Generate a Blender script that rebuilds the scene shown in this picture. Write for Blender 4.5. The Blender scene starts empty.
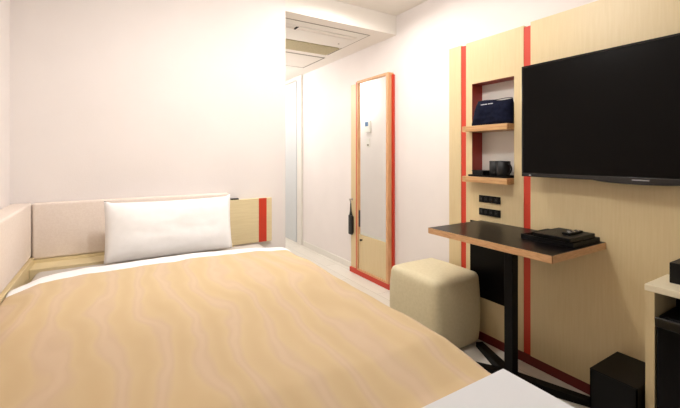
import bpy, bmesh, math, random
from math import sin, cos, pi, radians, sqrt, exp
from mathutils import Vector, noise
random.seed(7)
SC = bpy.context.scene
COL = SC.collection

# ------------------------------------------------------------ camera, world, lights
cam_d = bpy.data.cameras.new('camera')
cam = bpy.data.objects.new('camera', cam_d); COL.objects.link(cam)
cam_d.sensor_fit = 'HORIZONTAL'; cam_d.sensor_width = 36.0
cam_d.lens = 36.0 * 370.0 / 680.0
cam_d.shift_y = -49.0 / 680.0
cam_d.clip_start = 0.02
cam.location = (0, 0, 1.15)
cam.rotation_euler = (pi / 2, 0, -radians(31.4))
SC.camera = cam

w = bpy.data.worlds.new('world'); SC.world = w; w.use_nodes = True
w.node_tree.nodes['Background'].inputs[0].default_value = (0.8, 0.85, 0.9, 1)
w.node_tree.nodes['Background'].inputs[1].default_value = 0.15

SC.view_settings.view_transform = 'Standard'
SC.view_settings.look = 'None'
SC.view_settings.gamma = 1.0
SC.view_settings.use_curve_mapping = False
SC.view_settings.exposure = -0.08

def area(name, loc, size, power, color, rot=(0, 0, 0), shape='DISK', size_y=None, spread=None):
    d = bpy.data.lights.new(name, 'AREA'); d.shape = shape; d.size = size
    if size_y: d.size_y = size_y
    if spread: d.spread = spread
    d.energy = power; d.color = color
    o = bpy.data.objects.new(name, d); o.location = loc; o.rotation_euler = rot
    COL.objects.link(o); return o
def point(name, loc, r, power, color):
    d = bpy.data.lights.new(name, 'POINT'); d.shadow_soft_size = r; d.energy = power; d.color = color
    o = bpy.data.objects.new(name, d); o.location = loc; COL.objects.link(o); return o
point('room_light', (0.82, 1.27, 2.19), 0.08, 29, (1.0, 0.972, 0.94))
area('added_aisle_fill', (1.40, 2.00, 2.318), 0.14, 12, (1.0, 0.965, 0.92))  # added fill, brightens the right wall, pouf top and mirror
area('added_corridor_fill', (1.16, 3.20, 2.150), 0.12, 6, (1.0, 0.975, 0.93))  # added fill for the corridor, kept out of view
point('entrance_light', (1.16, 4.30, 1.95), 0.08, 15, (1.0, 0.985, 0.95))
point('added_entrance_fill', (1.30, 5.70, 2.0), 0.08, 18, (1.0, 0.985, 0.95))  # extra unseen light, added to brighten the corridor more evenly
sd = bpy.data.lights.new('added_bed_fill', 'SPOT'); sd.energy = 60; sd.color = (1.0, 0.975, 0.945)  # added spot, lifts the pillow, pad and wall at the bed head
sd.spot_size = radians(84); sd.spot_blend = 1.0; sd.shadow_soft_size = 0.06
so = bpy.data.objects.new('added_bed_fill', sd); so.location = (0.52, 1.02, 2.30); COL.objects.link(so)
so.rotation_euler = (Vector((0.20, 2.35, 0.95)) - Vector(so.location)).to_track_quat('-Z', 'Y').to_euler()
area('added_window_fill', (0.4, -1.22, 1.45), 1.2, 1.5, (0.93, 0.96, 1.0), rot=(pi / 2, 0, 0), shape='RECTANGLE', size_y=1.2)  # soft fill added behind the viewer, coloured like daylight

# ------------------------------------------------------------ materials
def mat(name, color, rough=0.5, metal=0.0, spec=None, coat=0.0):
    m = bpy.data.materials.new(name); m.use_nodes = True
    b = m.node_tree.nodes['Principled BSDF']
    b.inputs['Base Color'].default_value = (*color, 1)
    b.inputs['Roughness'].default_value = rough
    b.inputs['Metallic'].default_value = metal
    if spec is not None: b.inputs['Specular IOR Level'].default_value = spec
    if coat: b.inputs['Coat Weight'].default_value = coat
    return m
def srgb(r, g, b):
    f = lambda c: (c / 255 / 12.92) if c / 255 <= 0.04045 else ((c / 255 + 0.055) / 1.055) ** 2.4
    return (f(r), f(g), f(b))
def mottle(m, scale, c1, c2, stretch=(1, 1, 1), detail=4, lo=0.35, hi=0.65, bump=0.0, bscale=None, dist=0.0):
    """two-tone procedural variation in object space, optional fine bump"""
    nt = m.node_tree; N = nt.nodes; L = nt.links; b = N['Principled BSDF']
    tc = N.new('ShaderNodeTexCoord'); mp = N.new('ShaderNodeMapping')
    mp.inputs['Scale'].default_value = stretch
    nz = N.new('ShaderNodeTexNoise'); nz.inputs['Scale'].default_value = scale; nz.inputs['Detail'].default_value = detail
    nz.inputs['Distortion'].default_value = dist
    cr = N.new('ShaderNodeValToRGB')
    cr.color_ramp.elements[0].position = lo; cr.color_ramp.elements[0].color = (*c1, 1)
    cr.color_ramp.elements[1].position = hi; cr.color_ramp.elements[1].color = (*c2, 1)
    L.new(tc.outputs['Object'], mp.inputs['Vector']); L.new(mp.outputs[0], nz.inputs['Vector'])
    L.new(nz.outputs['Fac'], cr.inputs['Fac']); L.new(cr.outputs[0], b.inputs['Base Color'])
    if bump:
        n2 = N.new('ShaderNodeTexNoise'); n2.inputs['Scale'].default_value = bscale or scale * 4
        n2.inputs['Detail'].default_value = 3
        L.new(mp.outputs[0], n2.inputs['Vector'])
        bp = N.new('ShaderNodeBump'); bp.inputs['Strength'].default_value = bump; bp.inputs['Distance'].default_value = 0.002
        L.new(n2.outputs['Fac'], bp.inputs['Height']); L.new(bp.outputs[0], b.inputs['Normal'])
    return m

M = {}
M['wall'] = mottle(mat('wall_paper', (0.8, 0.78, 0.76), 0.85), 3, srgb(233, 226, 223), srgb(236, 229, 226), bump=0.25, bscale=180)
M['ceil'] = mottle(mat('ceiling_paper', (0.8, 0.78, 0.74), 0.9), 3, srgb(236, 230, 222), srgb(239, 233, 225), bump=0.2, bscale=150)
M['white_paint'] = mat('white_paint', srgb(232, 228, 220), 0.5)
M['door'] = mat('door_paint', srgb(208, 212, 213), 0.6)
M['grille'] = mottle(mat('grille_paint', srgb(200, 190, 160), 0.6), 60, srgb(196, 186, 150), srgb(208, 198, 165))
M['hatchline'] = mat('shadow_gap', srgb(150, 142, 130), 0.7)
M['birch'] = mottle(mat('birch_laminate', (0.7, 0.6, 0.4), 0.42), 14, srgb(214, 193, 149), srgb(218, 198, 155), stretch=(9, 9, 0.5), detail=5, bump=0.05, bscale=30)
M['birch_h'] = mottle(mat('birch_laminate_horizontal', (0.7, 0.6, 0.4), 0.42), 9, srgb(221, 203, 160), srgb(228, 211, 170), stretch=(0.7, 9, 9), detail=5)
M['shelfwood'] = mottle(mat('oiled_shelf_wood', (0.5, 0.3, 0.15), 0.4), 10, srgb(188, 142, 92), srgb(214, 172, 122), stretch=(8, 0.8, 12), detail=5)
M['edgewood'] = mottle(mat('table_edge_wood', (0.5, 0.3, 0.15), 0.4), 10, srgb(200, 152, 106), srgb(220, 176, 130), stretch=(3, 3, 30), detail=4)
M['framewood'] = mottle(mat('mirror_frame_wood', (0.5, 0.3, 0.15), 0.4), 12, srgb(204, 150, 104), srgb(220, 170, 124), stretch=(8, 8, 0.8))
M['red'] = mat('vermilion_laminate', srgb(200, 58, 34), 0.45)
M['lining'] = mat('niche_red', srgb(160, 48, 34), 0.45)
M['darkred'] = mat('dark_red_laminate', srgb(104, 24, 20), 0.45)
M['black'] = mat('black_laminate', srgb(8, 7, 8), 0.3, spec=0.12)
M['blackmetal'] = mat('black_powder_metal', srgb(7, 7, 8), 0.5, spec=0.15)
M['blackplastic'] = mat('black_plastic', srgb(9, 9, 10), 0.45, spec=0.15)
M['leather'] = mottle(mat('black_leatherette', srgb(12, 12, 13), 0.45, spec=0.25), 80, srgb(9, 9, 10), srgb(15, 15, 16), bump=0.3, bscale=300)
M['screen'] = mat('tv_screen', srgb(7, 5, 4), 0.3, spec=0.1)
M['bezel'] = mat('tv_bezel', srgb(10, 10, 11), 0.12)
M['silver'] = mat('silver_metal', srgb(200, 200, 205), 0.25, metal=1.0)
M['logo'] = mat('logo_print', srgb(150, 150, 152), 0.4)
M['mirror'] = mat('mirror_glass', (0.93, 0.95, 0.94), 0.02, metal=1.0)
M['pad'] = mottle(mat('padded_weave', (0.7, 0.6, 0.5), 0.9), 120, srgb(230, 216, 205), srgb(235, 222, 212), bump=0.3, bscale=500)
M['pouf'] = mottle(mat('beige_leatherette', (0.7, 0.6, 0.45), 0.55), 60, srgb(211, 200, 165), srgb(217, 206, 173), bump=0.25, bscale=220)
M['cotton'] = mottle(mat('white_cotton', (0.85, 0.85, 0.85), 0.9), 30, srgb(244, 243, 243), srgb(247, 246, 246), bump=0.2, bscale=300)
M['crisp'] = mat('crisp_white_cloth', srgb(226, 228, 232), 0.85)
M['sheet'] = mat('shaded_white_sheet', srgb(196, 188, 180), 0.9)  # white sheet, its shade put into the grey base colour
M['navy'] = mottle(mat('navy_nylon', srgb(24, 28, 48), 0.85, spec=.1), 60, srgb(12, 15, 32), srgb(19, 23, 44), bump=0.3, bscale=250)
M['whiteprint'] = mat('white_print', srgb(215, 215, 220), 0.6)
M['hardblack'] = mat('brush_black', srgb(16, 15, 15), 0.35)
M['display'] = mat('blue_display', srgb(70, 110, 150), 0.3)
M['socket'] = mat('socket_grey', srgb(60, 60, 62), 0.5)

# floor : pale planks running along the room
def floor_mat():
    m = mat('pale_plank_floor', (0.7, 0.68, 0.62), 0.35)
    nt = m.node_tree; N = nt.nodes; L = nt.links; b = N['Principled BSDF']
    tc = N.new('ShaderNodeTexCoord'); mp = N.new('ShaderNodeMapping'); mp.inputs['Rotation'].default_value = (0, 0, pi / 2)
    br = N.new('ShaderNodeTexBrick'); br.inputs['Scale'].default_value = 1.0
    br.inputs['Brick Width'].default_value = 0.9; br.inputs['Row Height'].default_value = 0.15
    br.inputs['Mortar Size'].default_value = 0.0015
    br.inputs['Color1'].default_value = (*srgb(236, 231, 221), 1); br.inputs['Color2'].default_value = (*srgb(228, 222, 211), 1)
    br.inputs['Mortar'].default_value = (*srgb(180, 172, 158), 1)
    m2 = N.new('ShaderNodeMapping'); m2.inputs['Scale'].default_value = (12, 1, 1)
    nz = N.new('ShaderNodeTexNoise'); nz.inputs['Scale'].default_value = 5; nz.inputs['Detail'].default_value = 6
    mx = N.new('ShaderNodeMixRGB'); mx.blend_type = 'MULTIPLY'; mx.inputs[0].default_value = 0.15
    L.new(tc.outputs['Object'], mp.inputs[0]); L.new(mp.outputs[0], br.inputs['Vector'])
    L.new(tc.outputs['Object'], m2.inputs[0]); L.new(m2.outputs[0], nz.inputs['Vector'])
    L.new(br.outputs['Color'], mx.inputs[1]); L.new(nz.outputs['Fac'], mx.inputs[2])
    L.new(mx.outputs[0], b.inputs['Base Color'])
    return m
M['floor'] = floor_mat()

# bedspread: tan jacquard with wavy, paler pinkish bands running down the bed
def spread_mat():
    m = mat('tan_jacquard', (0.7, 0.5, 0.3), 0.75)
    nt = m.node_tree; N = nt.nodes; L = nt.links; b = N['Principled BSDF']
    tc = N.new('ShaderNodeTexCoord'); mp = N.new('ShaderNodeMapping'); mp.inputs['Scale'].default_value = (1, 0.5, 0.2)
    wv = N.new('ShaderNodeTexWave'); wv.bands_direction = 'X'; wv.wave_profile = 'SIN'
    wv.inputs['Scale'].default_value = 2.9; wv.inputs['Distortion'].default_value = 8.0
    wv.inputs['Detail'].default_value = 2.5; wv.inputs['Detail Scale'].default_value = 1.6; wv.inputs['Detail Roughness'].default_value = 0.45
    cr = N.new('ShaderNodeValToRGB'); e = cr.color_ramp.elements
    e[0].position = 0.0; e[0].color = (*srgb(207, 180, 137), 1)
    e[1].position = 1.0; e[1].color = (*srgb(212, 186, 155), 1)
    k = e.new(0.55); k.color = (*srgb(211, 186, 144), 1)
    k = e.new(0.9); k.color = (*srgb(208, 181, 149), 1)
    nz = N.new('ShaderNodeTexNoise'); nz.inputs['Scale'].default_value = 700
    bp = N.new('ShaderNodeBump'); bp.inputs['Strength'].default_value = 0.15; bp.inputs['Distance'].default_value = 0.001
    L.new(tc.outputs['Object'], mp.inputs[0]); L.new(mp.outputs[0], wv.inputs['Vector'])
    L.new(wv.outputs['Fac'], cr.inputs[0]); L.new(cr.outputs[0], b.inputs['Base Color'])
    L.new(tc.outputs['Object'], nz.inputs['Vector']); L.new(nz.outputs['Fac'], bp.inputs['Height']); L.new(bp.outputs[0], b.inputs['Normal'])
    b.inputs['Sheen Weight'].default_value = 0.15
    return m
M['spread'] = spread_mat()

# ------------------------------------------------------------ helpers
def finish(name, bm, m, parent=None, origin=None, smooth=False):
    """bm in world coordinates -> object whose origin is at `origin` (default: base centre)"""
    bmesh.ops.recalc_face_normals(bm, faces=bm.faces)
    vs = [v.co for v in bm.verts]
    mn = Vector((min(v.x for v in vs), min(v.y for v in vs), min(v.z for v in vs)))
    mx = Vector((max(v.x for v in vs), max(v.y for v in vs), max(v.z for v in vs)))
    o = Vector(origin) if origin else Vector(((mn.x + mx.x) / 2, (mn.y + mx.y) / 2, mn.z))
    bmesh.ops.translate(bm, verts=bm.verts, vec=-o)
    me = bpy.data.meshes.new(name); bm.to_mesh(me); bm.free()
    me.materials.append(m)
    if smooth:
        for p in me.polygons: p.use_smooth = True
    ob = bpy.data.objects.new(name, me); COL.objects.link(ob)
    if parent:
        ob.parent = parent
        pw = Vector(parent.location)
        q = parent.parent
        while q: pw = pw + Vector(q.location); q = q.parent
        ob.location = o - pw
    else:
        ob.location = o
    return ob
def add_box(bm, x0, x1, y0, y1, z0, z1, bevel=0.0, seg=2):
    r = bmesh.ops.create_cube(bm, size=1.0); vs = r['verts']
    for v in vs:
        v.co = Vector(((x0 + x1) / 2 + v.co.x * (x1 - x0), (y0 + y1) / 2 + v.co.y * (y1 - y0), (z0 + z1) / 2 + v.co.z * (z1 - z0)))
    if bevel:
        es = list({e for v in vs for e in v.link_edges})
        bmesh.ops.bevel(bm, geom=es, offset=bevel, segments=seg, profile=0.5, affect='EDGES')
def box(name, x0, x1, y0, y1, z0, z1, m, parent=None, bevel=0.0, seg=2, smooth=False):
    bm = bmesh.new(); add_box(bm, x0, x1, y0, y1, z0, z1, bevel, seg)
    return finish(name, bm, m, parent, smooth=smooth)
def boxes(name, lst, m, parent=None, bevel=0.0):
    bm = bmesh.new()
    for b in lst: add_box(bm, *b, bevel=bevel)
    return finish(name, bm, m, parent)
def thing(name, loc, label, cat, group=None):
    o = bpy.data.objects.new(name, None); o.empty_display_size = 0.05; COL.objects.link(o); o.location = loc
    return tag(o, label, cat, group)
def tag(o, label, cat, group=None):
    o['label'] = label; o['category'] = cat
    if group: o['group'] = group
    return o
def struct(o): o['kind'] = 'structure'; return o
def lathe(bm, prof, c, n=28, axis='Z'):
    rings = []
    for r, h in prof:
        ring = []
        for i in range(n):
            a = 2 * pi * i / n
            p = (r * cos(a), r * sin(a), h)
            if axis == 'X': p = (h, r * cos(a), r * sin(a))
            ring.append(bm.verts.new(Vector(c) + Vector(p)))
        rings.append(ring)
    for a, b in zip(rings, rings[1:]):
        for i in range(n): bm.faces.new((a[i], a[(i + 1) % n], b[(i + 1) % n], b[i]))
    bm.faces.new(rings[0]); bm.faces.new(rings[-1])
def tube(bm, pts, r, n=10):
    pts = [Vector(p) for p in pts]; rings = []
    for i, p in enumerate(pts):
        d = (pts[min(i + 1, len(pts) - 1)] - pts[max(i - 1, 0)]).normalized()
        up = Vector((0, 0, 1)) if abs(d.z) < 0.9 else Vector((1, 0, 0))
        a = d.cross(up).normalized(); b = d.cross(a)
        rr = r[i] if isinstance(r, (list, tuple)) else r
        rings.append([bm.verts.new(p + (a * cos(2 * pi * k / n) + b * sin(2 * pi * k / n)) * rr) for k in range(n)])
    for a, b in zip(rings, rings[1:]):
        for i in range(n): bm.faces.new((a[i], a[(i + 1) % n], b[(i + 1) % n], b[i]))
    bm.faces.new(rings[0]); bm.faces.new(rings[-1])
def copy_tree(o, loc=None, label=None):
    c = o.copy(); COL.objects.link(c)
    if loc is not None: c.location = loc
    if label: c['label'] = label
    for ch in o.children:
        d = ch.copy(); COL.objects.link(d); d.parent = c
        for g in ch.children:
            e = g.copy(); COL.objects.link(e); e.parent = d
    return c

# ------------------------------------------------------------ room shell
XW = 2.06; XL = -0.448; YB = 2.45; XC = 1.040; ZC = 2.34; ZS = 2.175; YS = 2.45; YF = -1.3; YE = 6.2
struct(box('floor', XL - .1, XW + .1, YF - .1, YE + .1, -0.1, 0.0, M['floor']))
struct(box('ceiling', XL - .1, XW + .1, YF - .1, YS, ZC, ZC + .1, M['ceil']))
sof = struct(boxes('ceiling_lowered', [(XC, XW + .1, YB, YE + .1, ZS, ZC + .1)], M['ceil']))
struct(box('wall_right', XW, XW + .1, YF - .1, YE + .1, 0, ZC, M['wall']))
struct(box('wall_left', XL - .1, XL, YF - .1, YB + .1, 0, ZC, M['wall']))
struct(box('wall_back', XL - .1, XC, YB, YE + .1, 0, ZC, M['wall']))
# front wall behind the viewer with an added window opening for fill daylight
struct(boxes('wall_front', [(XL - .1, -0.25, YF - .1, YF, 0, ZC), (1.05, XW + .1, YF - .1, YF, 0, ZC),
                            (-0.25, 1.05, YF - .1, YF, 0, 0.8), (-0.25, 1.05, YF - .1, YF, 2.1, ZC)], M['wall']))
gl = mat('window_glass', (0.95, 0.97, 1), 0.05); gl.node_tree.nodes['Principled BSDF'].inputs['Transmission Weight'].default_value = 1
wn = struct(box('window_1', -0.25, 1.05, YF - .06, YF - .05, 0.8, 2.1, gl))
fr = boxes('window_frame', [(-0.25, -0.20, YF - .08, YF - .01, .8, 2.1), (1.0, 1.05, YF - .08, YF - .01, .8, 2.1),
                       (-0.2, 1.0, YF - .08, YF - .01, .8, .85), (-0.2, 1.0, YF - .08, YF - .01, 2.05, 2.1), (.38, .42, YF - .08, YF - .01, .85, 2.05)], M['white_paint'], wn)
struct(box('wall_end', XC, XW, YE, YE + .1, 0, ZS, M['wall']))
struct(box('baseboard_right', XW - .008, XW, 3.12, 4.28, 0, 0.06, M['white_paint'], bevel=.002))
struct(box('baseboard_corridor', XC, XC + .008, YB, YE, 0, 0.06, M['white_paint'], bevel=.002))
struct(box('baseboard_back', .95, XC + .008, YB - .008, YB, 0, 0.06, M['white_paint'], bevel=.002))
# bathroom door in the corridor's right wall
d1 = struct(box('door_1', XW - .012, XW - .002, 4.46, 5.24, 0.0, 2.12, M['door'], bevel=.002))
box('door_handle', XW - .05, XW - .03, 5.05, 5.17, .98, 1.0, M['silver'], d1, bevel=.004)
box('handle_rose', XW - .03, XW - .012, 5.14, 5.18, .95, 1.03, M['silver'], d1, bevel=.004)
struct(boxes('trim_1', [(XW - .028, XW, 4.28, 4.40, 0, ZS), (XW - .028, XW, 5.30, 5.40, 0, ZS), (XW - .028, XW, 4.40, 5.30, 2.13, ZS)], M['white_paint'], bevel=.003))

# ceiling air unit and hatch in the lowered ceiling
ac = thing('ceiling_air_unit', (1.3, 2.9, ZS), 'flush white ceiling air conditioning panel with slot outlet and beige return grille', 'air conditioner')
pf = box('panel', 0.55, 1.86, 2.575, 3.015, ZS - .004, ZS + .0005, M['white_paint'], ac, bevel=.001)
boxes('border_gap', [(0.54, 1.87, 2.567, 2.575, ZS - .003, ZS), (1.86, 1.868, 2.567, 3.3, ZS - .003, ZS)], M['hatchline'], ac)
boxes('slot_outlet', [(.75, 1.80, 2.668, 2.676, ZS - .010, ZS - .003), (.75, 1.80, 2.734, 2.742, ZS - .010, ZS - .003),
                      (1.792, 1.80, 2.676, 2.734, ZS - .010, ZS - .003)], M['white_paint'], ac)
box('louvre', 1.25, 1.79, 2.680, 2.732, ZS - .008, ZS - .004, M['ceil'], ac, bevel=.0015)
box('louvre_end', 1.236, 1.25, 2.672, 2.74, ZS - .012, ZS - .004, M['blackplastic'], ac)
box('sensor', 1.752, 1.765, 2.90, 2.913, ZS - .007, ZS - .004, M['hatchline'], ac)
gr = [(XC + .02, 1.84, 3.03 + k * .0225, 3.03 + k * .0225 + .013, ZS - .010, ZS - .001) for k in range(12)]
boxes('return_grille', gr + [(XC + .02, 1.84, 3.03, 3.30, ZS - .003, ZS)], M['grille'], ac)
hatch = thing('ceiling_hatch', (1.6, 3.67, ZS), 'square white access hatch in the corridor ceiling beyond the grille', 'access hatch')
boxes('hatch_frame', [(1.34, 1.352, 3.41, 3.93, ZS - .004, ZS), (1.885, 1.897, 3.41, 3.93, ZS - .004, ZS),
                      (1.352, 1.885, 3.41, 3.422, ZS - .004, ZS), (1.352, 1.885, 3.918, 3.93, ZS - .004, ZS)], M['hatchline'], hatch)
box('hatch_door', 1.354, 1.883, 3.424, 3.916, ZS - .003, ZS, M['ceil'], hatch)

# ceiling lamps; spotlight, aisle, first corridor and entrance-end ones are added for fill
M['glow'] = mat('lamp_diffuser', (0.9, 0.9, 0.88), 0.5)
M['glow'].node_tree.nodes['Principled BSDF'].inputs['Emission Color'].default_value = (1.0, 0.96, 0.9, 1)
M['glow'].node_tree.nodes['Principled BSDF'].inputs['Emission Strength'].default_value = 3.0
def lamp(x, y, z, r, label):
    t = thing('ceiling_lamp', (x, y, z), label, 'ceiling lamp')
    bm = bmesh.new()
    lathe(bm, [(r, 0), (r * 1.18, 0), (r * 1.2, -.012), (r * 1.16, -.03), (r * 1.06, -.034), (r * 1.04, -.012), (r, -.008)], (x, y, z))
    finish('lamp_ring', bm, M['white_paint'], t, smooth=True)
    bm = bmesh.new(); lathe(bm, [(r * .99, -.002), (r * .99, -.006), (r * .7, -.009), (r * .2, -.010)], (x, y, z))
    finish('diffuser', bm, M['glow'], t, smooth=True)
lamp(0.82, 1.27, ZC - .001, .17, 'round white ceiling lamp above the bed')
lamp(0.52, 1.02, ZC - .001, .05, 'small round white spotlight added as fill for the head of the bed')
lamp(1.40, 2.00, ZC - .001, .085, 'small round white downlight added as fill over the aisle in front of the lowered ceiling')
lamp(1.16, 3.20, ZS - .001, .07, 'small round white downlight added as fill in the corridor ceiling just before the access hatch')
lamp(1.30, 5.70, ZS - .001, .09, 'small round white downlight added as fill near the entrance end of the corridor')
lamp(1.16, 4.30, ZS - .001, .09, 'small round white downlight in the middle of the corridor ceiling')

# ------------------------------------------------------------ right wall panel with niches
XP = 1.95
wp = thing('wall_panel', (XP + .05, 1.0, 0), 'tall pale birch wall panelling with red stripes and open niches behind the desk', 'wall panel')
# parts: narrow board
box('narrow_board', XP, XW - .001, 1.665, 1.767, .05, 1.872, M['birch'], wp, bevel=.0015)
box('red_strip', XP + .003, XW - .001, 1.626, 1.666, .05, 1.862, M['red'], wp)
ny0, ny1 = 1.286, 1.577
boxes('niche_board', [
    (XP, XP + .02, 1.229, ny0, .05, 1.872), (XP, XP + .02, ny1, 1.624, .05, 1.872),
    (XP, XP + .02, ny0, ny1, 1.602, 1.872), (XP, XP + .02, ny0, ny1, .735, .985), (XP, XP + .02, ny0, ny1, .05, .265),
    (XP + .02, XW - .001, 1.229, 1.247, .05, 1.872), (XP + .02, XW - .001, 1.606, 1.624, .05, 1.872),
    (XP + .02, XW - .001, 1.247, 1.606, 1.852, 1.872)], M['birch'], wp)
boxes('niche_lining', [(XP + .002, XW - .002, ny1 - .001, ny1 + .018, .985, 1.602), (XP + .002, XW - .002, ny0 - .018, ny0 + .001, .985, 1.602),
                       (XP + .002, XW - .002, ny0, ny1, 1.601, 1.615)], M['lining'], wp)
boxes('niche_back', [(XW - .012, XW - .004, ny0, ny1, .98, 1.61)], M['white_paint'], wp)
box('black_kick_panel', XP - .002, XP + .002, 1.268, 1.590, .265, .735, M['black'], wp)
box('red_strip', XP + .003, XW - .001, 1.185, 1.229, .05, 1.862, M['red'], wp)
box('wide_board', XP - .006, XW - .001, -0.25, 1.185, .05, 1.878, M['birch'], wp, bevel=.0015)
box('plinth', XP - .007, XW - .001, -0.25, 1.767, 0.0, .05, M['darkred'], wp)
for z in (1.295, .982):
    box('shelf', XP - .065, XW - .014, ny0 + .001, 1.598 if False else ny1 - .001, z, z + .035, M['shelfwood'], wp, bevel=.002)
    s = boxes('shelf_nosing', [(XP - .065, XP - .0005, ny1 - .001, ny1 + .024, z, z + .035)], M['shelfwood'], wp, bevel=.0015)

# television
ty0, ty1, tz0, tz1 = .14, 1.188, 1.036, 1.623
XT = 1.867
tv = thing('television', (XT + .03, .67, tz0), 'large black flat screen television mounted on birch wall panelling', 'television')
bm = bmesh.new(); add_box(bm, XT + .004, XT + .035, ty0, ty1, tz0, tz1, .004)
finish('casing', bm, M['blackplastic'], tv)
boxes('bezel', [(XT, XT + .006, ty0, ty1, tz1 - .010, tz1), (XT, XT + .006, ty0, ty1, tz0, tz0 + .020),
                (XT, XT + .006, ty0, ty0 + .010, tz0 + .02, tz1 - .01), (XT, XT + .006, ty1 - .010, ty1, tz0 + .02, tz1 - .01)], M['bezel'], tv, bevel=.0015)
box('screen', XT + .0025, XT + .005, ty0 + .01, ty1 - .01, tz0 + .02, tz1 - .01, M['screen'], tv)
# small maker's plate below the screen
box('logo_plate', XT - .0006, XT + .001, .632, .692, tz0 + .006, tz0 + .011, M['logo'], tv)
bm = bmesh.new()
prof = []
n = 16
for k in range(n + 1):
    y = .50 + .34 * k / n; d = .011 * sin(pi * k / n) ** .6
    prof.append((y, d))
vs0 = [bm.verts.new((XT - .001, y, tz0 + .001)) for y, d in prof]; vs1 = [bm.verts.new((XT - .001, y, tz0 - d)) for y, d in prof]
vs2 = [bm.verts.new((XT + .02, y, tz0 - d)) for y, d in prof]; vs3 = [bm.verts.new((XT + .02, y, tz0 + .001)) for y, d in prof]
for A, B in ((vs0, vs1), (vs1, vs2), (vs2, vs3), (vs3, vs0)):
    for k in range(n): bm.faces.new((A[k], A[k + 1], B[k + 1], B[k]))
finish('chin', bm, M['bezel'], tv)
box('power_light', XT - .001, XT + .001, 1.135, 1.145, tz0 + .006, tz0 + .010, M['logo'], tv)
box('wall_bracket', XT + .034, XP - .006, .50, .84, 1.18, 1.48, M['blackmetal'], tv)

# power outlets
def outlet(z0, label):
    t = thing('power_outlet', (XP, 1.4455, z0), label, 'power outlet', 'black outlet plates below the niche')
    box('plate', XP - .007, XP, 1.371, 1.520, z0, z0 + .043, M['blackplastic'], t, bevel=.002)
    for k in range(4):
        y = 1.385 + k * .036
        s = box('socket', XP - .009, XP - .006, y, y + .024, z0 + .009, z0 + .034, M['leather'], t, bevel=.001)
        boxes('socket_slot', [(XP - .0095, XP - .008, y + .006, y + .008, z0 + .016, z0 + .027), (XP - .0095, XP - .008, y + .015, y + .017, z0 + .016, z0 + .027)], M['socket'], s)
    return t
outlet(.858, 'upper of the two black multi-socket outlet plates under the niche')
outlet(.779, 'lower of the two black multi-socket outlet plates, just above the desk')

# ------------------------------------------------------------ desk
tb = thing('pedestal_desk', (1.72, 1.17, 0), 'black topped desk with light wood edge on a black pedestal', 'desk')
bx0, bx1, by0, by1 = 1.495, XP - .007, .820, 1.505
box('desk_top', bx0 + .002, bx1, by0 + .002, by1 - .002, .718, .7455, M['black'], tb)
boxes('edge_band', [(bx0, bx0 + .0025, by0, by1, .715, .745), (bx0, bx1, by0, by0 + .0025, .715, .745), (bx0, bx1, by1 - .0025, by1, .715, .745)], M['edgewood'], tb)
box('desk_underside', bx0 + .003, bx1 - .001, by0 + .003, by1 - .003, .713, .7178, M['edgewood'], tb)
box('mounting_plate', 1.58, 1.86, 1.03, 1.31, .703, .713, M['blackmetal'], tb, bevel=.002)
box('column', 1.698, 1.746, 1.128, 1.176, .03, .703, M['blackmetal'], tb, bevel=.004)
for sx in (1, -1):
    for sy in (1, -1):
        bm = bmesh.new(); d = Vector((.15 * sx, .31 * sy)); n_ = Vector((-d.y, d.x)).normalized()
        c = Vector((1.722, 1.152)); hw0, hw1 = .028, .02
        pts = [c + n_ * hw0, c - n_ * hw0, c + d - n_ * hw1, c + d + n_ * hw1]
        lo = [bm.verts.new((p.x, p.y, 0.0)) for p in pts]
        zz = (.045, .045, .028, .028)
        hi = [bm.verts.new((p.x, p.y, z)) for p, z in zip(pts, zz)]
        bm.faces.new(lo); bm.faces.new(hi)
        for k in range(4): bm.faces.new((lo[k], lo[(k + 1) % 4], hi[(k + 1) % 4], hi[k]))
        finish('foot', bm, M['blackmetal'], tb)

# leather tray and folder on the desk
tr = thing('leather_tray', (1.81, .98, .7455), 'flat black leatherette tray lying on the desk under the folder', 'tray')
boxes('tray_base', [(1.70, 1.935, .842, 1.085, .7455, .751)], M['leather'], tr)
boxes('tray_rim', [(1.70, 1.708, .842, 1.085, .751, .766), (1.927, 1.935, .842, 1.085, .751, .766),
                   (1.708, 1.927, .842, .850, .751, .766), (1.708, 1.927, 1.077, 1.085, .751, .766)], M['leather'], tr)
fo = thing('folder', (1.78, .94, .766), 'thick black leatherette information folder on the tray, at the desk corner', 'folder')
box('cover', 1.685, 1.905, .848, 1.015, .7665, .787, M['leather'], fo, bevel=.004)
box('spine', 1.683, 1.690, .850, 1.013, .768, .7855, M['black'], fo, bevel=.002)
rm = thing('remote_control', (1.80, .90, .787), 'small black remote with silver buttons on the folder', 'remote control')
box('remote_body', 1.745, 1.865, .880, .915, .7872, .798, M['blackplastic'], rm, bevel=.003)
for k in range(5):
    bm = bmesh.new(); lathe(bm, [(.0065, 0), (.0065, .003), (.004, .004)], (1.762 + k * .018, .889 + (k % 2) * .014, .7978), n=12)
    finish('button', bm, M['silver'] if k in (2, 3, 4) else M['logo'], rm)

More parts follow.
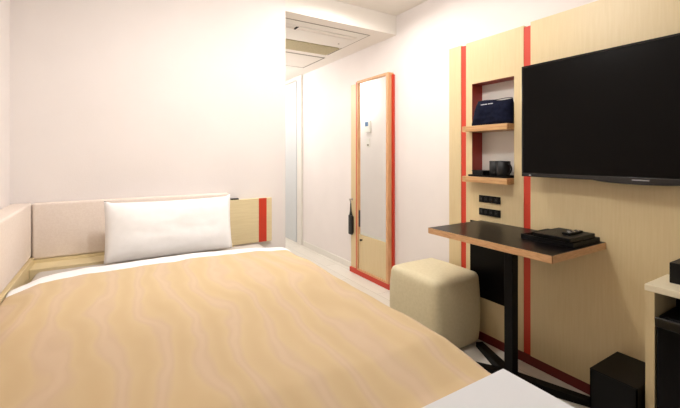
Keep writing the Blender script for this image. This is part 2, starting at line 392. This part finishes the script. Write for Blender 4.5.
# ------------------------------------------------------------ pouf
pf = thing('pouf', (1.70, 1.67, 0), 'beige leatherette cube pouf with seam lines beside the bed', 'stool')
def pouf_mesh(x0, x1, y0, y1, z0, z1, N=14, r=.055, bulge=.018):
    bm = bmesh.new(); bmesh.ops.create_cube(bm, size=2.0)
    bmesh.ops.subdivide_edges(bm, edges=bm.edges[:], cuts=N, use_grid_fill=True)
    hx, hy, hz = (x1 - x0) / 2, (y1 - y0) / 2, (z1 - z0) / 2
    for v in bm.verts:
        p = Vector((v.co.x, v.co.y, v.co.z))
        q = Vector((p.x * hx, p.y * hy, p.z * hz))
        rr = r
        inner = Vector((max(-hx + rr, min(hx - rr, q.x)), max(-hy + rr, min(hy - rr, q.y)), max(-hz + rr * .8, min(hz - rr * .8, q.z))))
        d = q - inner
        if d.length > 1e-6: q = inner + d.normalized() * min(rr, d.length) if d.length > rr else q
        b = bulge * (1 - (q.z / hz) ** 2)
        q.x += b * p.x * (1 - .35 * p.y ** 2); q.y += b * p.y * (1 - .35 * p.x ** 2)
        if p.z > 0: q.z += .016 * (1 - p.x ** 2) * (1 - p.y ** 2) * max(0, p.z - .5) * 2
        q.x += .003 * noise.noise(q * 9); q.y += .003 * noise.noise(q * 9 + Vector((5, 0, 0)))
        v.co = q + Vector(((x0 + x1) / 2, (y0 + y1) / 2, (z0 + z1) / 2))
    return bm
finish('cushion', pouf_mesh(1.522, 1.905, 1.474, 1.885, .012, .437, r=.042, bulge=.014), M['pouf'], pf, smooth=True)
box('base_board', 1.56, 1.87, 1.51, 1.85, 0, .013, M['blackplastic'], pf)
# ------------------------------------------------------------ mirror panel
XM = 2.0
mp_ = thing('standing_mirror', (XM + .03, 2.75, 0), 'tall narrow mirror in wood and red frame above a small birch door', 'mirror')
my0, my1, mzt = 2.478, 2.990, 1.860
box('side_board', XM + .012, XW - .001, my1, 3.085, .045, 1.842, M['birch'], mp_, bevel=.001)
box('red_strip', XM + .006, XW - .001, my1 - .028, my1, .045, 1.855, M['red'], mp_)
box('red_strip', XM + .036, XW - .001, my0 - .010, my0 + .006, .045, 1.842, M['red'], mp_)
a0, a1 = my0 + .006, my1 - .028
boxes('frame', [(XM - .004, XW - .001, a0, a0 + .028, .045, mzt), (XM - .004, XW - .001, a1 - .018, a1, .045, mzt),
                (XM - .004, XW - .001, a0 + .028, a1 - .018, mzt - .022, mzt), (XM - .004, XW - .001, a0 + .028, a1 - .018, .045, .062)], M['framewood'], mp_, bevel=.001)
box('mirror_glass', XM + .012, XM + .02, a0 + .028, a1 - .018, .392, mzt - .022, M['mirror'], mp_)
lp = box('lower_door', XM + .008, XM + .03, a0 + .028, a1 - .018, .062, .390, M['birch'], mp_)
bm = bmesh.new(); lathe(bm, [(.005, 0), (.005, -.01), (.010, -.013), (.010, -.022), (.007, -.025)], (XM + .008, 2.885, .345), n=16, axis='X')
finish('knob', bm, M['blackmetal'], lp)
box('plinth', XM - .006, XW - .001, my0 - .010, 3.085, 0, .045, M['red'], mp_, bevel=.001)
box('pull_handle', XM + .004, XM + .012, a1 - .030, a1 - .021, .46, .62, M['socket'], mp_, bevel=.002)

# clothes brush hanging on its hook
hk = thing('wall_hook', (XM + .012, 3.05, .71), 'small dark hook on the mirror board above the brush', 'hook')
bm = bmesh.new(); lathe(bm, [(.012, 0), (.012, -.005), (.005, -.007), (.005, -.026), (.009, -.028), (.009, -.033)], (XM + .012, 3.063, .712), n=16, axis='X')
finish('hook_peg', bm, M['silver'], hk)
cb = thing('clothes_brush', (XM - .008, 3.05, .36), 'black clothes brush hanging by its handle left of the mirror', 'brush')
bm = bmesh.new()
tube(bm, [(XM - .006, 3.063, .675), (XM - .006, 3.063, .64), (XM - .006, 3.063, .60), (XM - .006, 3.063, .555)], [.005, .007, .009, .016], 12)
finish('handle', bm, M['hardblack'], cb, smooth=True)
bm = bmesh.new(); add_box(bm, XM - .018, XM + .005, 3.030, 3.096, .365, .56, .0115, 4)
finish('brush_back', bm, M['hardblack'], cb, smooth=True)
boxes('bristles', [(XM + .004, XM + .0112, 3.036, 3.084, .385, .545)], M['leather'], cb)
bm = bmesh.new()
tube(bm, [(XM - .006, 3.061, .672), (XM - .010, 3.054, .69), (XM - .012, 3.059, .708), (XM - .012, 3.064, .7195), (XM - .012, 3.070, .708), (XM - .008, 3.071, .69), (XM - .006, 3.065, .672)], .0018, 6)
finish('hanging_loop', bm, M['leather'], cb)

# ------------------------------------------------------------ corridor wall fittings seen past the corner and in the mirror
ks = thing('card_switch', (XC, 2.56, 1.31), 'narrow grey key card switch just around the wall corner', 'switch')
box('plate', XC, XC + .008, 2.52, 2.60, 1.31, 1.48, M['white_paint'], ks, bevel=.002)
box('card_slot', XC + .007, XC + .014, 2.53, 2.59, 1.33, 1.42, M['socket'], ks, bevel=.002)
th = thing('thermostat', (XC, 4.16, 1.47), 'wall thermostat with blue display reflected high in the mirror', 'thermostat')
box('thermostat_body', XC, XC + .02, 4.08, 4.20, 1.46, 1.62, M['white_paint'], th, bevel=.004)
box('display', XC + .0195, XC + .022, 4.12, 4.19, 1.545, 1.605, M['display'], th)
sw = thing('light_switch', (XC, 4.14, 1.24), 'white light switch below the thermostat, reflected in the mirror', 'switch')
box('switch_plate', XC, XC + .008, 4.10, 4.18, 1.26, 1.38, M['white_paint'], sw, bevel=.002)
box('rocker', XC + .007, XC + .012, 4.12, 4.16, 1.275, 1.30, M['hatchline'], sw, bevel=.002)
for z, lb in ((1.385, 'upper black coat hook reflected at the left edge of the mirror'), (1.28, 'lower black coat hook reflected at the left edge of the mirror')):
    ch = thing('coat_hook', (XC, 4.38, z), lb, 'hook', 'coat hooks on the corridor wall')
    box('hook_plate', XC, XC + .006, 4.36, 4.40, z, z + .05, M['blackmetal'], ch, bevel=.002)
    bm = bmesh.new(); tube(bm, [(XC + .005, 4.38, z + .02), (XC + .03, 4.38, z + .014), (XC + .04, 4.38, z + .024), (XC + .042, 4.38, z + .04)], .006, 8)
    finish('peg', bm, M['blackmetal'], ch)

# ------------------------------------------------------------ bed
bd = thing('bed', (.24, 1.3, 0), 'low semi-double bed with white mattress along the left wall', 'bed')
bxl, bxr, byf, byh = -.325, .790, .38, 2.272
box('bed_base', bxl + .01, bxr - .03, byf + .03, byh, .10, .36, M['birch_h'], bd, bevel=.004)
for x in (bxl + .05, bxr - .12):
    for y in (byf + .08, byh - .10):
        box('leg', x, x + .05, y, y + .05, 0, .10, M['blackmetal'], bd)
box('mattress', bxl, bxr, byf, byh, .36, .594, M['sheet'], bd, bevel=.03, seg=4, smooth=True)

hb = thing('headboard', (.3, 2.42, 0), 'beige padded corner headboard with birch ledge and red striped end panel', 'headboard')
box('back_pad', XL + .093, .632, 2.404, YB - .001, .618, .905, M['pad'], hb, bevel=.012, seg=4, smooth=True)
box('side_pad', XL + .001, XL + .090, .80, 2.448, .630, .905, M['pad'], hb, bevel=.012, seg=4, smooth=True)
box('ledge', XL + .101, .628, 2.282, YB - .001, .500, .600, M['birch_h'], hb, bevel=.002)
box('ledge_back', XL + .093, .628, 2.407, YB - .001, .600, .617, M['birch_h'], hb)
box('side_rail', XL + .001, XL + .101, .80, 2.448, .516, .629, M['birch'], hb, bevel=.002)
box('end_panel', .633, .929, 2.423, YB - .001, .560, .857, M['birch_h'], hb, bevel=.003)
box('red_strip', .836, .890, 2.4215, 2.426, .561, .8565, M['red'], hb)
box('switch_cap', .650, .700, 2.423, YB - .002, .8571, .865, M['blackplastic'], hb, bevel=.001)

# bedspread ------------------------------------------------
BW0 = -.343; YO = .120
def path(t):   # across the bed; t = arc length starting at the left wall -> (x, z, side)
    r = .046; flat = bxr + .028 - r - BW0
    if t < flat: return BW0 + t, 0.0, 0
    a = (t - flat) / r
    if a < pi / 2: return bxr + .028 - r + r * sin(a), -r * (1 - cos(a)), 0
    return bxr + .028, -r - (t - flat - r * pi / 2), 1
def edge_y(x, z, t):
    y = 1.912 - .012 * (x - .1) - .010 * cos(x * 8)
    if x < -.12: y -= .115 * ((-.12 - x) / .22) ** 1.6
    if x > .60: y -= .08 * min(1, (x - .60) / .22) ** 2
    if z < -.01: y -= .15 * min(1.0, -z / .17) ** .8
    return y
def wrinkle(x, y, t):
    v = .009 * noise.noise(Vector((x * 2.6, y * 1.5, 0))) + .004 * noise.noise(Vector((x * 8, y * 3.8, 2)))
    e = max(0, (x - .38)) / .42
    v += .010 * min(1, e) * noise.noise(Vector((x * 6 + y * 5, y * 3.5 - x * 6, 5)))
    v += .0035 * noise.noise(Vector((x * 16, y * 5, 9)))
    return v
def spread(yoff0, zoff, thick, y_end, tmax, name, m, parent):
    NT, NY = 110, 120
    bm = bmesh.new(); g = []
    for i in range(NT + 1):
        t = tmax * i / NT; x, dz, side = path(t); row = []
        k = 1.08 - .38 * min(1, max(0, (x - .3) / .4)) - .2 * min(1, max(0, (-.1 - x) / .2))
        yoff = yoff0 * k; yo = YO * k; ye = edge_y(x, dz, t) + yoff
        for j in range(NY + 1):
            f = (j / NY) ** 1.0
            y = ye + (y_end - ye) * (1 - (1 - f) ** 1.0)
            d = ye - y
            d2 = ye + (yo - yoff) - y; puff = .046 * (1 - exp(-d2 / .014)) + .004 * (1 - exp(-d / .2)); puff *= 1 - .62 * min(1, max(0, (.74 - y) / .14))
            wl = min(1, max(0, (x - BW0) / .09)); puff *= .55 + .45 * wl
            we = min(1, d2 / .08) * min(1, max(0.1, (y - .55) / .2))
            wv = wrinkle(x, y, t)
            if side or dz < -.03:
                xx = x + (.8 * wv + .012 * sin(y * 17 + 2 * noise.noise(Vector((y * 2, 0, 1))))) * min(1, -dz / .2) + zoff * .9
                z = .597 + dz + puff
            else:
                xx = x + (zoff * .9 if x > .76 else 0); z = .597 + puff + wv * we + dz
            if yoff: z += .011 * min(1, max(0, (y - (ye - yoff)) / .02)) * (1 - (0 if not side else .6))
            row.append(bm.verts.new((xx, y, z + zoff)))
        g.append(row)
    for i in range(NT):
        for j in range(NY): bm.faces.new((g[i][j], g[i + 1][j], g[i + 1][j + 1], g[i][j + 1]))
    o = finish(name, bm, m, parent, smooth=True)
    s = o.modifiers.new('solid', 'SOLIDIFY'); s.thickness = thick; s.offset = -1
    return o
bs = thing('bedspread', (.24, 1.2, .60), 'tan bedspread with wavy pattern and white turned edge, over the bed', 'bedspread')
spread(0, .0, .004, .37, 1.42, 'tan_cover', M['spread'], bs)
spread(YO, -.0042, .004, .375, 1.39, 'white_lining', M['cotton'], bs)

# pillow ---------------------------------------------------
def pillow():
    bm = bmesh.new(); N = 44; W, H, D = .642, .305, .135
    fr_, bk = [], []
    def pt(u, v, s):
        # u,v in -1..1
        au, av = abs(u), abs(v)
        th = max(0, (1 - au ** 4) * (1 - av ** 3.2)) ** .55
        cx = 1 - .035 * (1 - av ** 2) * 0 ; pin_u = 1 - .055 * (1 - v * v) * (au ** 3); pin_v = 1 - .06 * (1 - u * u) * (av ** 3)
        x = u * W / 2 * (1 - .02 * (1 - v * v)); z = v * H / 2 * (1 - .045 * (1 - u * u) * (1 if v > 0 else .3))
        y = s * D / 2 * th
        y += s * (.005 * noise.noise(Vector((u * 2.5, v * 2, s))) + .0012 * noise.noise(Vector((u * 7, v * 5, s + 3)))) * th
        if v > 0.9 and au > .9: z += .012 * (au - .9) / .1
        return Vector((x, y, z))
    for s, L_ in ((-1, fr_), (1, bk)):
        for i in range(N + 1):
            L_.append([bm.verts.new(pt(2 * i / N - 1, 2 * j / N - 1, s)) for j in range(N + 1)])
    for L_ in (fr_, bk):
        for i in range(N):
            for j in range(N): bm.faces.new((L_[i][j], L_[i + 1][j], L_[i + 1][j + 1], L_[i][j + 1]))
    bmesh.ops.remove_doubles(bm, verts=bm.verts, dist=1e-5)
    ang = radians(-9)
    for v in bm.verts:
        x, y, z = v.co; z += .1525
        y2 = y * cos(ang) - z * sin(ang); z2 = y * sin(ang) + z * cos(ang)
        v.co = Vector((x + .276, 2.20 + y2, .602 + z2))
    return bm
pl = thing('pillow', (.272, 2.2, .595), 'white rectangular pillow propped up against the padded headboard', 'pillow')
finish('pillow_case', pillow(), M['cotton'], pl, smooth=True)

# white folded cloth on the near right corner of the bed
fc = bmesh.new()
for k in range(2):
    add_box(fc, .40, .806 - .001 * k, .385 + .002 * k, .561 - .001 * k, .622 + .006 * k, .6275 + .006 * k, .0025, 3)
cl = finish('folded_sheet', fc, M['crisp'], smooth=False)
tag(cl, 'crisp white folded sheet on the near corner of the bed', 'sheet')

# ------------------------------------------------------------ minibar cabinet, fridge, bin, box
cx0, cx1, cy0, cy1, cz = 1.715, XP - .0125, .10, .596, .662
M['cream'] = mottle(mat('cream_melamine', (0.8, 0.75, 0.6), 0.4), 12, srgb(236, 224, 194), srgb(240, 229, 201), stretch=(9, 0.6, 9))
ca = thing('minibar_cabinet', (1.83, .35, 0), 'pale birch open cabinet holding the black minibar at the right edge', 'cabinet')
box('cabinet_top', cx0, cx1, cy0, cy1, cz - .024, cz, M['cream'], ca, bevel=.002)
box('side_panel', cx0 + .003, cx1, cy1 - .030, cy1 - .002, 0, cz - .024, M['birch'], ca)
box('side_panel', cx0 + .003, cx1, cy0 + .002, cy0 + .030, 0, cz - .024, M['birch'], ca)
box('back_panel', cx1 - .008, cx1, cy0 + .03, cy1 - .03, .02, cz - .024, M['black'], ca)
box('bottom_panel', cx0 + .006, cx1 - .008, cy0 + .03, cy1 - .03, 0, .02, M['birch_h'], ca)
fg = thing('minibar_fridge', (1.83, .35, .02), 'black minibar refrigerator inside the birch cabinet', 'refrigerator')
box('fridge_body', 1.745, 1.925, .138, .562, .0205, .548, M['blackplastic'], fg, bevel=.004)
dr = box('fridge_door', 1.714, 1.744, .136, .560, .03, .545, M['black'], fg, bevel=.008, seg=3)
box('door_handle', 1.706, 1.716, .15, .562, .515, .552, M['bezel'], dr, bevel=.004, seg=3)
tbx = thing('tissue_box', (1.87, .42, cz), 'small black box on top of the minibar cabinet', 'box')
boxes('box_body', [(1.812, 1.925, .30, .552, cz, cz + .078)], M['leather'], tbx, bevel=.003)
box('box_opening', 1.85, 1.885, .36, .48, cz + .0775, cz + .0795, M['black'], tbx)
bn = thing('waste_bin', (1.80, .67, 0), 'black rectangular waste bin on the floor beside the minibar cabinet', 'waste bin')
x0, x1, y0, y1, zt = 1.68, 1.925, .605, .768, .264
boxes('bin_body', [(x0, x1, y0, y0 + .006, .0, zt), (x0, x1, y1 - .006, y1, 0, zt), (x0, x0 + .006, y0, y1, 0, zt), (x1 - .006, x1, y0, y1, 0, zt), (x0, x1, y0, y1, 0, .006)], M['blackplastic'], bn)
box('bin_lid', x0 - .001, x1 + .001, y0 - .001, y1 + .001, zt, zt + .006, M['blackplastic'], bn, bevel=.002)

# ------------------------------------------------------------ things on the niche shelves
def pouch():
    bm = bmesh.new(); N = 30; W, H, D = .284, .150, .085
    G = []
    for s in (-1, 1):
        L_ = []
        for i in range(N + 1):
            row = []
            for j in range(N + 1):
                u, v = 2 * i / N - 1, 2 * j / N - 1
                th = max(0, 1 - abs(u) ** 5) ** .5 * max(0, (1 - max(0, v) ** 2.2)) ** .6 * (1 - .25 * max(0, -v) ** 6)
                y = u * W / 2 * (1 - .06 * v * .5) - .034 * (1 + u) / 2 * (1 + v) / 2
                z = H / 2 * (1 + v) + (.006 * u + .004 * sin(u * 4)) * (v + 1) / 2
                x = s * D / 2 * th + .006 * noise.noise(Vector((u * 3, v * 3, s))) * th
                row.append(bm.verts.new((x, y, z)))
            L_.append(row)
        for i in range(N):
            for j in range(N): bm.faces.new((L_[i][j], L_[i + 1][j], L_[i + 1][j + 1], L_[i][j + 1]))
        G.append(L_)
    bmesh.ops.remove_doubles(bm, verts=bm.verts, dist=1e-5)
    es = [e for e in bm.edges if e.is_boundary]
    bmesh.ops.holes_fill(bm, edges=es)
    for v in bm.verts: v.co += Vector((1.955, 1.432, 1.331))
    return bm
po = thing('pouch', (1.955, 1.432, 1.331), 'navy blue cloth pouch with small white lettering on the upper shelf', 'bag')
finish('pouch_body', pouch(), M['navy'], po, smooth=True)
bm = bmesh.new(); tube(bm, [(1.952, 1.432 - .134 + .0236 * k, 1.4805 + .0005 * k + .002 * sin(k)) for k in range(11)], .0022, 6)
finish('zipper', bm, M['leather'], po)
bm = bmesh.new()
rl = [.010, .004, .006, .003, .006, .005, None, .004, .006, .005, .004, .006]
yy = 1.488
for k, wd in enumerate(rl):
    if wd is None: yy -= .006; continue
    add_box(bm, 1.9205, 1.927, yy - wd, yy, 1.455, 1.455 + (.0050 if k % 3 else .0040)); yy -= wd + .0016
finish('lettering', bm, M['whiteprint'], po)

zt2 = .982 + .035
ty = thing('black_tray', (1.955, 1.43, zt2), 'thin black tray on the lower niche shelf under the mugs', 'tray')
boxes('tray_plate', [(1.90, 2.03, 1.30, 1.566, zt2, zt2 + .005)], M['blackplastic'], ty)
boxes('tray_rim', [(1.90, 1.904, 1.30, 1.566, zt2 + .005, zt2 + .012), (2.026, 2.03, 1.30, 1.566, zt2 + .005, zt2 + .012),
                   (1.904, 2.026, 1.30, 1.304, zt2 + .005, zt2 + .012), (1.904, 2.026, 1.562, 1.566, zt2 + .005, zt2 + .012)], M['blackplastic'], ty)
zt3 = zt2 + .005
def mug(x, y, hang, label):
    t = thing('mug', (x, y, zt3), label, 'mug', 'black mugs on the lower niche shelf')
    bm = bmesh.new(); lathe(bm, [(.030, 0), (.035, .004), (.0375, .02), (.0385, .092), (.036, .0925), (.033, .02), (.025, .008)], (x, y, zt3), n=32)
    finish('mug_body', bm, M['leather'], t, smooth=True)
    bm = bmesh.new(); pts = []
    for k in range(9):
        a = -pi / 2 + pi * k / 8; r = .036 + .024 * cos(a)
        pts.append((x + r * cos(hang), y + r * sin(hang), zt3 + .049 + .029 * sin(a)))
    tube(bm, pts, .0045, 8); finish('mug_handle', bm, M['leather'], t, smooth=True)
mug(1.938, 1.346, radians(-100), 'black mug nearer the television, handle towards the screen')
mug(1.972, 1.418, radians(35), 'black mug further from the television, beside the small box')
bxx = thing('amenity_box', (1.95, 1.51, zt3), 'low black amenity box left of the mugs on the tray', 'box')
box('box_body', 1.925, 1.99, 1.475, 1.555, zt3, zt3 + .026, M['leather'], bxx, bevel=.002)
box('box_lid', 1.923, 1.992, 1.473, 1.557, zt3 + .026, zt3 + .033, M['leather'], bxx, bevel=.002)
